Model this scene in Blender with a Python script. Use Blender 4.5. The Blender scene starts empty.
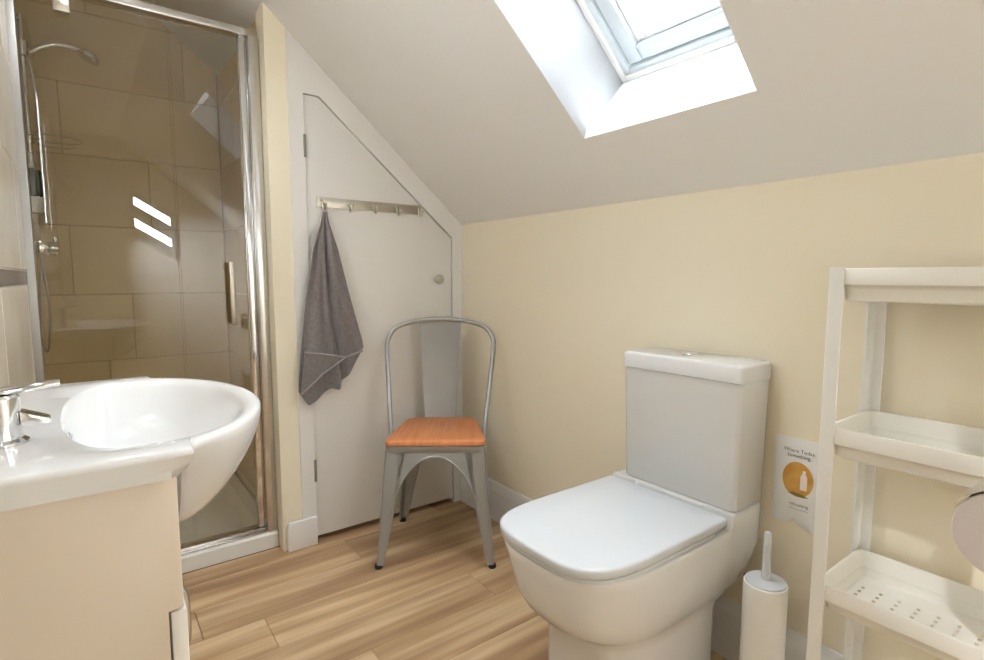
import bpy, bmesh, math, random
from mathutils import Vector, Matrix
random.seed(7)
S = bpy.context.scene
COL = S.collection
R = math.radians

# ------------------------------------------------------------------ camera
PITCH = math.atan(53 / 541.0)
YAW = math.atan(406 * math.cos(PITCH) / 541.0)
fw = Vector((-math.cos(YAW), math.sin(YAW), 0))
rt = Vector((math.sin(YAW), math.cos(YAW), 0))
F = fw * math.cos(PITCH) + Vector((0, 0, -math.sin(PITCH)))
U = rt.cross(F)
cd = bpy.data.cameras.new('camera'); cam = bpy.data.objects.new('camera', cd); COL.objects.link(cam)
cd.sensor_fit = 'HORIZONTAL'; cd.sensor_width = 36; cd.lens = 36 * 541 / 984.0
cd.clip_start = 0.02
cam.matrix_world = Matrix(((rt.x, U.x, -F.x, 2.0501), (rt.y, U.y, -F.y, -1.3608), (rt.z, U.z, -F.z, 1.04), (0, 0, 0, 1)))
S.camera = cam

# ------------------------------------------------------------------ sky, exposure
SKY_STRENGTH = 24.0
ADDED_LAMP_POWER = 1.0
FILL_SPOT_POWER = 13.0
FILL_MIRROR_POWER = 4.5
w = bpy.data.worlds.new('sky'); S.world = w; w.use_nodes = True
bg = w.node_tree.nodes['Background']
bg.inputs[0].default_value = (0.84, 0.90, 1.0, 1); bg.inputs[1].default_value = SKY_STRENGTH
vs = S.view_settings
vs.view_transform = 'Standard'; vs.look = 'None'; vs.gamma = 1.0; vs.use_curve_mapping = False
vs.exposure = 0.72

# ------------------------------------------------------------------ materials
def lin(c):
    c = c / 255.0
    return c / 12.92 if c <= 0.04045 else ((c + 0.055) / 1.055) ** 2.4
def rgb(r, g, b): return (lin(r), lin(g), lin(b), 1)
MATS = {}
def mat(name, col, rough=0.5, metal=0.0, col2=None, scale=(4, 4, 4), bump=0.0, bscale=200, spec=0.5, coat=0.0, rnd=0.0, detail=4, contrast=(0.35, 0.65), sheen=0.0):
    m = bpy.data.materials.new(name); m.use_nodes = True
    nt = m.node_tree; N = nt.nodes; L = nt.links; b = N['Principled BSDF']
    b.inputs['Base Color'].default_value = col
    b.inputs['Roughness'].default_value = rough; b.inputs['Metallic'].default_value = metal
    b.inputs['Specular IOR Level'].default_value = spec; b.inputs['Coat Weight'].default_value = coat
    b.inputs['Sheen Weight'].default_value = sheen
    tc = N.new('ShaderNodeTexCoord')
    if col2 is not None:
        mp = N.new('ShaderNodeMapping'); mp.inputs['Scale'].default_value = scale
        oi = N.new('ShaderNodeObjectInfo')
        ad = N.new('ShaderNodeVectorMath'); ad.operation = 'MULTIPLY_ADD'
        ad.inputs[1].default_value = (37, 53, 71)
        cx = N.new('ShaderNodeCombineXYZ')
        for i in range(3): L.new(oi.outputs['Random'], cx.inputs[i])
        L.new(cx.outputs[0], ad.inputs[0]); L.new(tc.outputs['Object'], mp.inputs['Vector']); L.new(mp.outputs[0], ad.inputs[2])
        nz = N.new('ShaderNodeTexNoise'); nz.inputs['Scale'].default_value = 1; nz.inputs['Detail'].default_value = detail
        L.new(ad.outputs[0], nz.inputs['Vector'])
        rp = N.new('ShaderNodeValToRGB'); rp.color_ramp.elements[0].position = contrast[0]; rp.color_ramp.elements[1].position = contrast[1]
        rp.color_ramp.elements[0].color = col; rp.color_ramp.elements[1].color = col2
        L.new(nz.outputs['Fac'], rp.inputs[0])
        out = rp.outputs[0]
        if rnd:
            hs = N.new('ShaderNodeHueSaturation'); mr = N.new('ShaderNodeMapRange')
            mr.inputs[3].default_value = 1 - rnd; mr.inputs[4].default_value = 1 + rnd
            L.new(oi.outputs['Random'], mr.inputs[0]); L.new(mr.outputs[0], hs.inputs['Value']); L.new(out, hs.inputs['Color']); out = hs.outputs[0]
        L.new(out, b.inputs['Base Color'])
    if bump:
        n2 = N.new('ShaderNodeTexNoise'); n2.inputs['Scale'].default_value = bscale; n2.inputs['Detail'].default_value = 3
        L.new(tc.outputs['Object'], n2.inputs['Vector'])
        bp = N.new('ShaderNodeBump'); bp.inputs['Strength'].default_value = bump; bp.inputs['Distance'].default_value = 0.002
        L.new(n2.outputs['Fac'], bp.inputs['Height']); L.new(bp.outputs[0], b.inputs['Normal'])
    MATS[name] = m
    return m

M_CREAM = mat('cream_paint', rgb(243, 232, 206), 0.75, col2=rgb(244, 235, 211), scale=(1.5, 1.5, 1.5), bump=0.05, bscale=260, spec=0.25)
M_CEIL = mat('white_ceiling_paint', rgb(238, 235, 229), 0.8, col2=rgb(240, 238, 233), scale=(1.5, 1.5, 1.5), bump=0.04, bscale=260, spec=0.2)
M_GLOSSW = mat('white_gloss_paint', rgb(236, 233, 227), 0.38, bump=0.02, bscale=60)
M_REVEAL = mat('white_reveal_paint', rgb(249, 249, 248), 0.7, bump=0.03)
M_CERAM = mat('white_ceramic', rgb(223, 222, 218), 0.10, coat=0.3)
M_LID = mat('white_lid_plastic', rgb(209, 212, 213), 0.22)
M_PLAST = mat('white_plastic', rgb(238, 236, 228), 0.42)
M_PLAST2 = mat('cream_plastic', rgb(236, 232, 220), 0.45)
M_VANITY = mat('cream_lacquer', rgb(218, 205, 187), 0.4)
M_VDOOR = mat('white_lacquer', rgb(230, 225, 216), 0.3)
M_CHROME = mat('chrome', rgb(225, 225, 225), 0.08, 1.0)
M_ALU = mat('polished_aluminium', rgb(214, 212, 208), 0.24, 1.0)
M_ALU_MUTED = mat('muted_reflection_aluminium', rgb(168, 166, 160), 0.42, 0.9)  # frame metal darkened by colour to subdue the left jamb's bright reflection
M_STEEL = mat('brushed_steel', rgb(196, 190, 176), 0.33, 1.0, bump=0.05, bscale=300)
M_HINGE = mat('dull_hinge_steel', rgb(150, 147, 140), 0.45, 0.6)
M_GREYM = mat('grey_painted_steel', rgb(164, 165, 162), 0.36, 0.5, bump=0.02, bscale=120)
M_WOODSEAT = mat('orange_stained_wood', rgb(200, 122, 70), 0.45, col2=rgb(212, 138, 86), scale=(6, 60, 6), detail=6)
M_FOOT = mat('black_rubber', rgb(24, 23, 22), 0.6)
M_TOWEL = mat('grey_terry', rgb(118, 111, 109), 0.95, col2=rgb(132, 124, 121), scale=(90, 90, 90), bump=0.9, bscale=420, spec=0.1, sheen=0.4)
M_HEM = mat('grey_woven_hem', rgb(156, 148, 143), 0.9, bump=0.4, bscale=500, spec=0.1)
M_TILE = mat('sandstone_tile', rgb(203, 174, 122), 0.36, col2=rgb(222, 197, 150), scale=(2.2, 2.2, 3.0), detail=6, rnd=0.05, contrast=(0.3, 0.7))
M_TILEL = mat('pale_stone_tile', rgb(205, 193, 172), 0.2, col2=rgb(222, 212, 194), scale=(3, 3, 3), detail=6, rnd=0.03)
M_GROUT = mat('grout', rgb(184, 160, 120), 0.9)
M_GROUTL = mat('pale_grout', rgb(190, 180, 162), 0.9)
M_BAND = mat('dark_border_tile', rgb(84, 76, 70), 0.25, col2=rgb(98, 89, 82), scale=(20, 20, 20))
M_TRAY = mat('shower_tray_resin', rgb(232, 229, 220), 0.28)
M_SHADE = mat('cupboard_shade_colour', rgb(40, 32, 26), 0.9)  # dark colour standing in for shade inside the cupboard
M_GREEN = mat('green_bottle', rgb(6, 52, 38), 0.25)
M_BOTT = mat('white_bottle_part', rgb(228, 228, 226), 0.3)
M_PAPER = mat('white_printed_film', rgb(238, 237, 233), 0.35)
M_ORANGE = mat('orange_print', rgb(196, 140, 52), 0.5, col2=rgb(214, 165, 82), scale=(30, 30, 30))
M_INK = mat('dark_ink', rgb(92, 84, 76), 0.6)
M_INKW = mat('white_ink', rgb(238, 228, 220), 0.5)
M_TISSUE = mat('tissue_paper', rgb(226, 218, 216), 0.95, bump=0.3, bscale=500, spec=0.1)
M_CARD = mat('cardboard', rgb(168, 140, 108), 0.9)
M_SASH = mat('grey_white_sash_lacquer', rgb(206, 213, 215), 0.35)
M_COPPER = mat('aged_copper_pipe', rgb(150, 96, 62), 0.4, 0.8)
M_SUBFLOOR = mat('subfloor', rgb(92, 66, 44), 0.9)

def wood_floor():
    m = bpy.data.materials.new('oak_plank'); m.use_nodes = True
    nt = m.node_tree; N = nt.nodes; L = nt.links; b = N['Principled BSDF']
    tc = N.new('ShaderNodeTexCoord'); oi = N.new('ShaderNodeObjectInfo')
    cx = N.new('ShaderNodeCombineXYZ')
    for i in range(3): L.new(oi.outputs['Random'], cx.inputs[i])
    def noise(scale, detail, off):
        mp = N.new('ShaderNodeMapping'); mp.inputs['Scale'].default_value = scale
        ad = N.new('ShaderNodeVectorMath'); ad.operation = 'MULTIPLY_ADD'; ad.inputs[1].default_value = off
        L.new(tc.outputs['Object'], mp.inputs[0]); L.new(cx.outputs[0], ad.inputs[0]); L.new(mp.outputs[0], ad.inputs[2])
        n = N.new('ShaderNodeTexNoise'); n.inputs['Scale'].default_value = 1; n.inputs['Detail'].default_value = detail; n.inputs['Roughness'].default_value = 0.6
        L.new(ad.outputs[0], n.inputs['Vector']); return n
    a = noise((13, 0.9, 5), 2.5, (41, 67, 13)); g = noise((110, 3.0, 40), 6, (17, 29, 5))
    r1 = N.new('ShaderNodeValToRGB'); e = r1.color_ramp.elements
    e[0].position = 0.35; e[0].color = rgb(156, 122, 88); e[1].position = 0.63; e[1].color = rgb(216, 188, 148)
    k = e.new(0.48); k.color = rgb(184, 151, 112)
    L.new(a.outputs['Fac'], r1.inputs[0])
    r2 = N.new('ShaderNodeValToRGB'); e = r2.color_ramp.elements
    e[0].position = 0.3; e[0].color = (0.80, 0.77, 0.72, 1); e[1].position = 0.66; e[1].color = (1.05, 1.05, 1.05, 1)
    L.new(g.outputs['Fac'], r2.inputs[0])
    mx = N.new('ShaderNodeMixRGB'); mx.blend_type = 'MULTIPLY'; mx.inputs[0].default_value = 0.4
    L.new(r1.outputs[0], mx.inputs[1]); L.new(r2.outputs[0], mx.inputs[2])
    hs = N.new('ShaderNodeHueSaturation'); mr = N.new('ShaderNodeMapRange'); mr.inputs[3].default_value = 0.90; mr.inputs[4].default_value = 1.10
    L.new(oi.outputs['Random'], mr.inputs[0]); L.new(mr.outputs[0], hs.inputs['Value']); L.new(mx.outputs[0], hs.inputs['Color'])
    L.new(hs.outputs[0], b.inputs['Base Color']); b.inputs['Roughness'].default_value = 0.42; b.inputs['Specular IOR Level'].default_value = 0.4
    bp = N.new('ShaderNodeBump'); bp.inputs['Strength'].default_value = 0.12; bp.inputs['Distance'].default_value = 0.001
    L.new(g.outputs['Fac'], bp.inputs['Height']); L.new(bp.outputs[0], b.inputs['Normal'])
    return m
M_OAK = wood_floor()

def glass(name, tint, ior=1.45, boost=1.0):
    m = bpy.data.materials.new(name); m.use_nodes = True
    nt = m.node_tree; N = nt.nodes; L = nt.links
    N.remove(N['Principled BSDF'])
    tr = N.new('ShaderNodeBsdfTransparent'); tr.inputs[0].default_value = tint
    gl = N.new('ShaderNodeBsdfGlossy'); gl.inputs['Roughness'].default_value = 0.0
    fr = N.new('ShaderNodeFresnel'); fr.inputs[0].default_value = ior
    # the Fresnel share seen from outside must also hold on leaving faces: use |N.I| by a normal-independent layer weight
    lw = N.new('ShaderNodeLayerWeight'); lw.inputs[0].default_value = 0.5
    pw = N.new('ShaderNodeMath'); pw.operation = 'POWER'; pw.inputs[1].default_value = 5.0
    L.new(lw.outputs['Facing'], pw.inputs[0])
    ma = N.new('ShaderNodeMath'); ma.operation = 'MULTIPLY_ADD'; ma.inputs[1].default_value = 0.95; ma.inputs[2].default_value = 0.045 * boost
    L.new(pw.outputs[0], ma.inputs[0])
    N.remove(fr)
    mi = N.new('ShaderNodeMixShader'); L.new(ma.outputs[0], mi.inputs[0]); L.new(tr.outputs[0], mi.inputs[1]); L.new(gl.outputs[0], mi.inputs[2])
    L.new(mi.outputs[0], N['Material Output'].inputs['Surface'])
    return m
M_GLASS = glass('shower_glass', (0.93, 0.93, 0.89, 1), boost=1.6)
M_SKYGLASS = glass('skylight_glass', (0.97, 0.98, 0.98, 1))
def emis(name, col, s):
    m = bpy.data.materials.new(name); m.use_nodes = True
    b = m.node_tree.nodes['Principled BSDF']; b.inputs['Emission Color'].default_value = col; b.inputs['Emission Strength'].default_value = s
    b.inputs['Base Color'].default_value = (0.9, 0.9, 0.9, 1)
    return m

# ------------------------------------------------------------------ helpers
def link(name, me, m=None, parent=None, smooth=None):
    o = bpy.data.objects.new(name, me); COL.objects.link(o)
    if m and not me.materials: me.materials.append(m)
    if parent: o.parent = parent
    return o
def fin(name, bm, m, parent=None, ang=35, smooth=True):
    bmesh.ops.remove_doubles(bm, verts=bm.verts, dist=1e-6)
    bmesh.ops.recalc_face_normals(bm, faces=bm.faces)
    if smooth:
        for f in bm.faces: f.smooth = True
        for e in bm.edges:
            if len(e.link_faces) == 2 and e.calc_face_angle(0) > R(ang): e.smooth = False
    me = bpy.data.meshes.new(name); bm.to_mesh(me); bm.free()
    return link(name, me, m, parent)
def add_box(bm, lo, hi, bev=0.0, seg=2):
    v = [bm.verts.new((x, y, z)) for x in (lo[0], hi[0]) for y in (lo[1], hi[1]) for z in (lo[2], hi[2])]
    fs = [(0, 1, 3, 2), (4, 6, 7, 5), (0, 4, 5, 1), (2, 3, 7, 6), (0, 2, 6, 4), (1, 5, 7, 3)]
    F_ = [bm.faces.new([v[i] for i in f]) for f in fs]
    if bev:
        es = list({e for f in F_ for e in f.edges})
        bmesh.ops.bevel(bm, geom=es, offset=bev, segments=seg, profile=0.5, affect='EDGES')
def box(name, lo, hi, m, parent=None, bev=0.0, seg=2):
    bm = bmesh.new(); add_box(bm, lo, hi, bev, seg); return fin(name, bm, m, parent)
def add_loft(bm, rings, closed=True, cap0=False, cap1=False):
    rs = [[bm.verts.new(p) for p in r] for r in rings]
    n = len(rs[0])
    for a, b in zip(rs[:-1], rs[1:]):
        for i in range(n if closed else n - 1):
            j = (i + 1) % n
            try: bm.faces.new((a[i], a[j], b[j], b[i]))
            except ValueError: pass
    if cap0: bm.faces.new(rs[0])
    if cap1: bm.faces.new(rs[-1][::-1])
    return rs
def add_prism(bm, pts, ax, a, b, bev=0.0):
    """polygon in the two other axes (in order), extruded along axis ax from a to b"""
    def P(p, t):
        q = list(p); q.insert(ax, t); return q
    va = [bm.verts.new(P(p, a)) for p in pts]; vb = [bm.verts.new(P(p, b)) for p in pts]
    f0 = bm.faces.new(va); f1 = bm.faces.new(vb[::-1]); n = len(pts)
    side = [bm.faces.new((va[i], vb[i], vb[(i + 1) % n], va[(i + 1) % n])) for i in range(n)]
    if bev:
        es = list(set(list(f0.edges) + list(f1.edges)))
        bmesh.ops.bevel(bm, geom=es, offset=bev, segments=2, profile=0.5, affect='EDGES')
def prism(name, pts, ax, a, b, m, parent=None, bev=0.0, ang=35):
    bm = bmesh.new(); add_prism(bm, pts, ax, a, b, bev); return fin(name, bm, m, parent, ang)
def add_lathe(bm, prof, c, n=32, ax=2):
    rings = []
    for r, z in prof:
        ring = []
        for i in range(n):
            t = 2 * math.pi * i / n
            p = [r * math.cos(t), r * math.sin(t)]; p.insert(ax, z)
            ring.append((p[0] + c[0], p[1] + c[1], p[2] + c[2]))
        rings.append(ring)
    add_loft(bm, rings, True, prof[0][0] > 0, prof[-1][0] > 0)
def lathe(name, prof, c, m, parent=None, n=32, ax=2, ang=35):
    bm = bmesh.new(); add_lathe(bm, prof, c, n, ax); return fin(name, bm, m, parent, ang)
def add_tube(bm, pts, r, n=10, cap=True):
    pts = [Vector(p) for p in pts]; rr = r if isinstance(r, (list, tuple)) else [r] * len(pts)
    rings = []; up = None
    for i, p in enumerate(pts):
        t = (pts[min(i + 1, len(pts) - 1)] - pts[max(i - 1, 0)]).normalized()
        if up is None:
            up = Vector((0, 0, 1)) if abs(t.z) < 0.9 else Vector((1, 0, 0))
        a = (up - t * up.dot(t)).normalized(); up = a; b = t.cross(a)
        rings.append([p + (a * math.cos(2 * math.pi * k / n) + b * math.sin(2 * math.pi * k / n)) * rr[i] for k in range(n)])
    add_loft(bm, rings, True, cap, cap)
def tube(name, pts, r, m, parent=None, n=10):
    bm = bmesh.new(); add_tube(bm, pts, r, n); return fin(name, bm, m, parent, 50)
def smooth_path(pts, k=6):
    P = [Vector(p) for p in pts]; out = []
    for i in range(len(P) - 1):
        p0 = P[max(i - 1, 0)]; p1 = P[i]; p2 = P[i + 1]; p3 = P[min(i + 2, len(P) - 1)]
        for j in range(k):
            t = j / k
            out.append(0.5 * ((2 * p1) + (p2 - p0) * t + (2 * p0 - 5 * p1 + 4 * p2 - p3) * t * t + (3 * p1 - p0 - 3 * p2 + p3) * t ** 3))
    out.append(P[-1]); return out
def empty(name, loc=(0, 0, 0)):
    o = bpy.data.objects.new(name, None); COL.objects.link(o); o.location = loc; o.empty_display_size = 0.05
    return o
def tag(o, label, cat, group=None, kind=None):
    o['label'] = label; o['category'] = cat
    if group: o['group'] = group
    if kind: o['kind'] = kind
    return o
def struct(o, label, cat): return tag(o, label, cat, kind='structure')
def localize(root):
    """children were built in world coordinates: keep them there"""
    inv = Matrix.Translation(-root.location)
    for c in root.children:
        c.matrix_parent_inverse = inv
    return root

# ------------------------------------------------------------------ room dimensions
SA = R(41.0); Z0 = 1.272; TS = math.tan(SA)
XR = 3.3; YL = -1.5; YS = -1.55; XB = -0.84; YP = -0.818
FLATY = -1.06; FLATZ = Z0 - FLATY * TS

# floor: subfloor and planks running in Y
fl = box('floor', (XB - 0.1, YS - 0.12, -0.06), (XR + 0.1, 0.12, -0.0085), M_SUBFLOOR)
struct(fl, 'light oak plank floor of the bathroom', 'floor')
PW = 0.163; GAP = 0.0012
PL = {}
def plank_mesh(wd, ln):
    k = (round(wd, 4), round(ln, 4))
    if k not in PL:
        bm = bmesh.new(); add_box(bm, (-wd / 2, -ln / 2, -0.008), (wd / 2, ln / 2, 0.0), 0.0012, 1)
        me = bpy.data.meshes.new('plank'); bm.to_mesh(me); bm.free(); me.materials.append(M_OAK); PL[k] = me
    return PL[k]
row0 = 0.381 - 3 * PW
joint = {0: -0.16, 1: -0.60, 2: -1.15, 3: -0.984, 4: -0.342, 5: -0.78, 6: -1.2, 7: -0.5}
for k in range(18):
    xa = max(row0 + k * PW, -0.05); xb = min(row0 + (k + 1) * PW, XR)
    if xb - xa < 0.01: continue
    j = joint.get(k, -0.3 - (k * 0.377) % 0.9)
    ys = [YL]
    y = j
    while y > YL + 0.02: y -= 1.22
    y += 1.22
    while y < -0.02: ys.append(y); y += 1.22
    ys.append(0.0)
    for a, b in zip(ys[:-1], ys[1:]):
        o = link('plank', plank_mesh(xb - xa - GAP, b - a - GAP), None, fl)
        o.location = ((xa + xb) / 2, (a + b) / 2, 0)

# right-hand knee wall behind the toilet
wr = box('wall_right', (XB - 0.1, 0.0, 0.0), (XR + 0.1, 0.12, Z0), M_CREAM)
struct(wr, 'low cream painted wall behind the toilet', 'wall')

# far wall with the cupboard door: pieces around the opening
DY0, DY1 = -0.690, -0.052
CUT_A = (-0.632, 1.706)      # where the door top starts to slope
CUT_B = (-0.052, 1.214)
def zc(y): return Z0 - y * TS
DF = 0.02
bm = bmesh.new()
add_prism(bm, [(YP, 0), (-0.745, 0), (-0.745, zc(-0.745)), (YP, zc(YP))], 0, -0.1, 0.0)
wf = fin('wall_far', bm, M_CREAM); struct(wf, 'narrow cream painted wall strip between shower and cupboard door', 'wall')
bm = bmesh.new()
add_prism(bm, [(YP + 0.012, 0), (-0.745, 0), (-0.745, zc(-0.745) - 0.001), (YP + 0.012, zc(YP + 0.012) - 0.001)], 0, -0.85, -0.1)
wp = fin('wall_partition', bm, M_CREAM); struct(wp, 'partition wall on the right side of the shower', 'wall')
WY0, WY1, WZ0, WZ1 = -1.01, -0.68, 1.15, 1.80
WSL = 0.62                                        # raked head and sill, falling towards the low wall
def wt(y): return WZ1 - WSL * (y - WY0)           # head line
WH = 0.42                                         # clear height
bm = bmesh.new()
add_box(bm, (XR, YS - 0.1, 0), (XR + 0.12, WY0, 2.3)); add_box(bm, (XR, WY1, 0), (XR + 0.12, 0.0, 2.3))
add_prism(bm, [(WY0, 0), (WY1, 0), (WY1, wt(WY1) - WH), (WY0, wt(WY0) - WH)], 0, XR, XR + 0.12)
add_prism(bm, [(WY0, wt(WY0)), (WY1, wt(WY1)), (WY1, 2.3), (WY0, 2.3)], 0, XR, XR + 0.12)
wrr = fin('wall_rear', bm, M_CEIL, None); struct(wrr, 'white wall with an opening for the added raked window behind the camera', 'wall')
w2 = empty('added_window_2', (XR + 0.06, (WY0 + WY1) / 2, WZ0)); struct(w2, 'added raked window behind the camera for fill light and a glass reflection', 'window')  # unseen window, added for fill light and its reflection in the shower glass
def raked(name, ya, yb, ta, tb, x0, x1, m, bev=0.0):
    prism(name, [(ya, wt(ya) - tb), (yb, wt(yb) - tb), (yb, wt(yb) - ta), (ya, wt(ya) - ta)], 0, x0, x1, m, w2, bev)
raked('frame_rail', WY0 + .001, WY0 + .03, .001, WH - .001, XR + .04, XR + .10, M_SASH, 0.003)
raked('frame_rail', WY1 - .03, WY1 - .001, .001, WH - .001, XR + .04, XR + .10, M_SASH, 0.003)
for ta, tb in ((.001, .05), (.125, .235), (.31, WH - .001)): raked('frame_rail', WY0 + .0305, WY1 - .0305, ta, tb, XR + .04, XR + .10, M_SASH, 0.003)
for ta, tb in ((.0505, .1245), (.2355, .3095)): raked('pane', WY0 + .031, WY1 - .031, ta, tb, XR + .066, XR + .072, M_SKYGLASS)
localize(w2)
pd2 = bpy.data.lights.new('added_window_portal', 'AREA'); pd2.shape = 'RECTANGLE'; pd2.size = WY1 - WY0; pd2.size_y = WZ1 - WZ0; pd2.cycles.is_portal = True
po2 = bpy.data.objects.new('added_window_portal', pd2); COL.objects.link(po2); po2.location = (XR + 0.115, (WY0 + WY1) / 2, 1.48); po2.rotation_euler = (R(90), 0, R(90))

# door frame (casing): left post, sloped head, right post
tr = empty('trim_1', (0, -0.7, 0)); struct(tr, 'white painted casing around the sloped cupboard door', 'door frame')
prism('casing_post', [(-0.745, 0), (DY0, 0), (DY0, zc(DY0) - 0.002), (-0.745, zc(-0.745) - 0.002)], 0, -0.06, 0.006, M_GLOSSW, tr)
prism('casing_head', [(DY0, 1.706), CUT_A, CUT_B, (DY1, zc(DY1) - 0.002), (DY0, zc(DY0) - 0.002)], 0, -0.06, 0.004, M_GLOSSW, tr)
prism('casing_post', [(DY1, 0), (-0.001, 0), (-0.001, zc(-0.001) - 0.002), (DY1, zc(DY1) - 0.002)], 0, -0.06, 0.004, M_GLOSSW, tr)
prism('plinth_block', [(-0.806, 0), (DY0 - 0.003, 0), (DY0 - 0.003, 0.112), (-0.800, 0.112), (-0.806, 0.10)], 0, 0.0062, 0.022, M_GLOSSW, tr, 0.004)
localize(tr)
bm = bmesh.new(); add_box(bm, (-0.14, DY0 - 0.05, 0), (-0.065, 0.0, 1.75))
ws = fin('wall_cupboard', bm, M_SHADE); struct(ws, 'solid block behind the sloped door coloured dark as cupboard shade', 'wall')

# the door
g = 0.0028
dr = prism('door_1', [(DY0 + g, 0.022), (DY1 - g, 0.022), (DY1 - g, CUT_B[1] - g * 1.5), (CUT_A[0] - 0.001, CUT_A[1] - g), (DY0 + g, 1.706 - g)], 0, -0.045, -0.003, M_GLOSSW, None, 0.0015)
struct(dr, 'white cupboard door with a top corner cut along the roof slope', 'door')
for z0, z1 in ((1.478, 1.56), (0.247, 0.334)):
    h = lathe('hinge', [(0.0045, z0), (0.0055, z0 + 0.002), (0.0055, z1 - 0.002), (0.0045, z1)], (0.004, DY0, 0), M_HINGE, dr, 12)
kn = lathe('knob', [(0.004, 0.0), (0.006, 0.008), (0.019, 0.012), (0.0205, 0.018), (0.015, 0.022), (0.0, 0.023)], (-0.003, -0.124, 1.031), M_STEEL, dr, 24, ax=0)
kn['label'] = 'small round metal knob'

# skirting
def skirting(name, pts_fn, a, b, ax, label):
    bm = bmesh.new(); add_prism(bm, pts_fn, ax, a, b); o = fin(name, bm, M_GLOSSW, None, 25); struct(o, label, 'skirting board'); return o
prof = [(-0.0005, 0), (-0.018, 0), (-0.018, 0.118), (-0.0165, 0.126), (-0.0165, 0.130), (-0.014, 0.136), (-0.009, 0.150), (-0.007, 0.160), (-0.004, 0.165), (-0.0005, 0.165)]
skirting('baseboard_right', prof, 0.007, XR - 0.001, 0, 'white moulded skirting board along the cream wall')

# ceiling: sloped part with skylight opening, flat part
OX0, OX1, OS0, OS1 = 0.925, 1.428, 0.250, 1.085
dd = Vector((0, -math.cos(SA), math.sin(SA))); nn = Vector((0, math.sin(SA), math.cos(SA))); P0 = Vector((0, 0, Z0))
def SP(x, s, o): return P0 + Vector((x, 0, 0)) + dd * s + nn * o
SMAX = -FLATY / math.cos(SA)
bm = bmesh.new()
HM = 0.0
xs = [XB - 0.06, OX0 - HM, OX1 + HM, XR + 0.1]; ss = [0.0, OS0 - HM, OS1 + HM, SMAX]
for off in (0.0,):
    V = [[bm.verts.new(SP(x, s, off)) for s in ss] for x in xs]
    for i in range(3):
        for j in range(3):
            if (i, j) != (1, 1): bm.faces.new((V[i][j], V[i + 1][j], V[i + 1][j + 1], V[i][j + 1]))
a = [bm.verts.new((x, FLATY, FLATZ)) for x in (xs[0], xs[-1])]; b = [bm.verts.new((x, YS - 0.06, FLATZ)) for x in (xs[0], xs[-1])]
bm.faces.new((a[0], a[1], b[1], b[0]))
bmesh.ops.remove_doubles(bm, verts=bm.verts, dist=1e-5)
bmesh.ops.recalc_face_normals(bm, faces=bm.faces)
up = bmesh.ops.extrude_face_region(bm, geom=list(bm.faces))
vv = [e for e in up['geom'] if isinstance(e, bmesh.types.BMVert)]
for v in vv: v.co += Vector((0, 0.008, 0.03))
ce = fin('ceiling', bm, M_CEIL); struct(ce, 'white sloped ceiling with a skylight opening', 'ceiling')
# plastered reveal of the skylight: four boards as one lining
RD = 0.255
bm = bmesh.new()
def slab(x0, x1, s0, s1, o0, o1, bev=0.0):
    n0 = len(bm.verts)
    v = [bm.verts.new(SP(x, s, o)) for x in (x0, x1) for s in (s0, s1) for o in (o0, o1)]
    fs = [(0, 1, 3, 2), (4, 6, 7, 5), (0, 4, 5, 1), (2, 3, 7, 6), (0, 2, 6, 4), (1, 5, 7, 3)]
    F_ = [bm.faces.new([v[i] for i in f]) for f in fs]
    if bev: bmesh.ops.bevel(bm, geom=list({e for f in F_ for e in f.edges}), offset=bev, segments=2, profile=0.5, affect='EDGES')
T = 0.02; RI = 0.0015
slab(OX0 - T, OX0 + RI, OS0 - T, OS1 + T, 0.0008, RD); slab(OX1 - RI, OX1 + T, OS0 - T, OS1 + T, 0.0008, RD)
slab(OX0 + RI, OX1 - RI, OS0 - T, OS0 + RI, 0.0008, RD); slab(OX0 + RI, OX1 - RI, OS1 - RI, OS1 + T, 0.0008, RD)
rv = fin('reveal', bm, M_REVEAL, ce)

# skylight window
win = empty('window_1', SP((OX0 + OX1) / 2, OS0, RD)); struct(win, 'skylight window with pale grey frame in the sloped ceiling', 'window')
def ring(name, ins, wdt, o0, o1, m, bev=0.003, parent=None):
    global bm
    x0, x1, s0, s1 = OX0 + ins, OX1 - ins, OS0 + ins, OS1 - ins
    for q in ((x0, x0 + wdt, s0, s1), (x1 - wdt, x1, s0, s1), (x0 + wdt, x1 - wdt, s0, s0 + wdt), (x0 + wdt, x1 - wdt, s1 - wdt, s1)):
        bm = bmesh.new(); slab(q[0], q[1], q[2], q[3], o0, o1, bev); fin(name, bm, m, parent)
ring('frame_rail', -0.03, 0.062, RD, RD + 0.09, M_SASH, 0.004, win)
ring('frame_bead', 0.002, 0.016, RD - 0.012, RD - 0.0005, M_GLOSSW, 0.003, win)
ring('sash_rail', 0.036, 0.046, RD + 0.012, RD + 0.06, M_SASH, 0.003, win)
ring('glazing_bead', 0.083, 0.03, RD + 0.028, RD + 0.05, M_REVEAL, 0.003, win)
bm = bmesh.new(); slab(OX0 + 0.1, OX1 - 0.1, OS0 + 0.1, OS1 - 0.1, RD + 0.0505, RD + 0.056); fin('pane', bm, M_SKYGLASS, win)
localize(win)
pd = bpy.data.lights.new('skylight_portal', 'AREA'); pd.shape = 'RECTANGLE'; pd.size = OX1 - OX0 + 0.02; pd.size_y = OS1 - OS0 + 0.02
pd.cycles.is_portal = True
po = bpy.data.objects.new('skylight_portal', pd); COL.objects.link(po)
ctr = SP((OX0 + OX1) / 2, (OS0 + OS1) / 2, RD + 0.12)
xa = Vector((1, 0, 0)); za = nn; ya = za.cross(xa)
po.matrix_world = Matrix(((xa.x, ya.x, za.x, ctr.x), (xa.y, ya.y, za.y, ctr.y), (xa.z, ya.z, za.z, ctr.z), (0, 0, 0, 1)))

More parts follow.
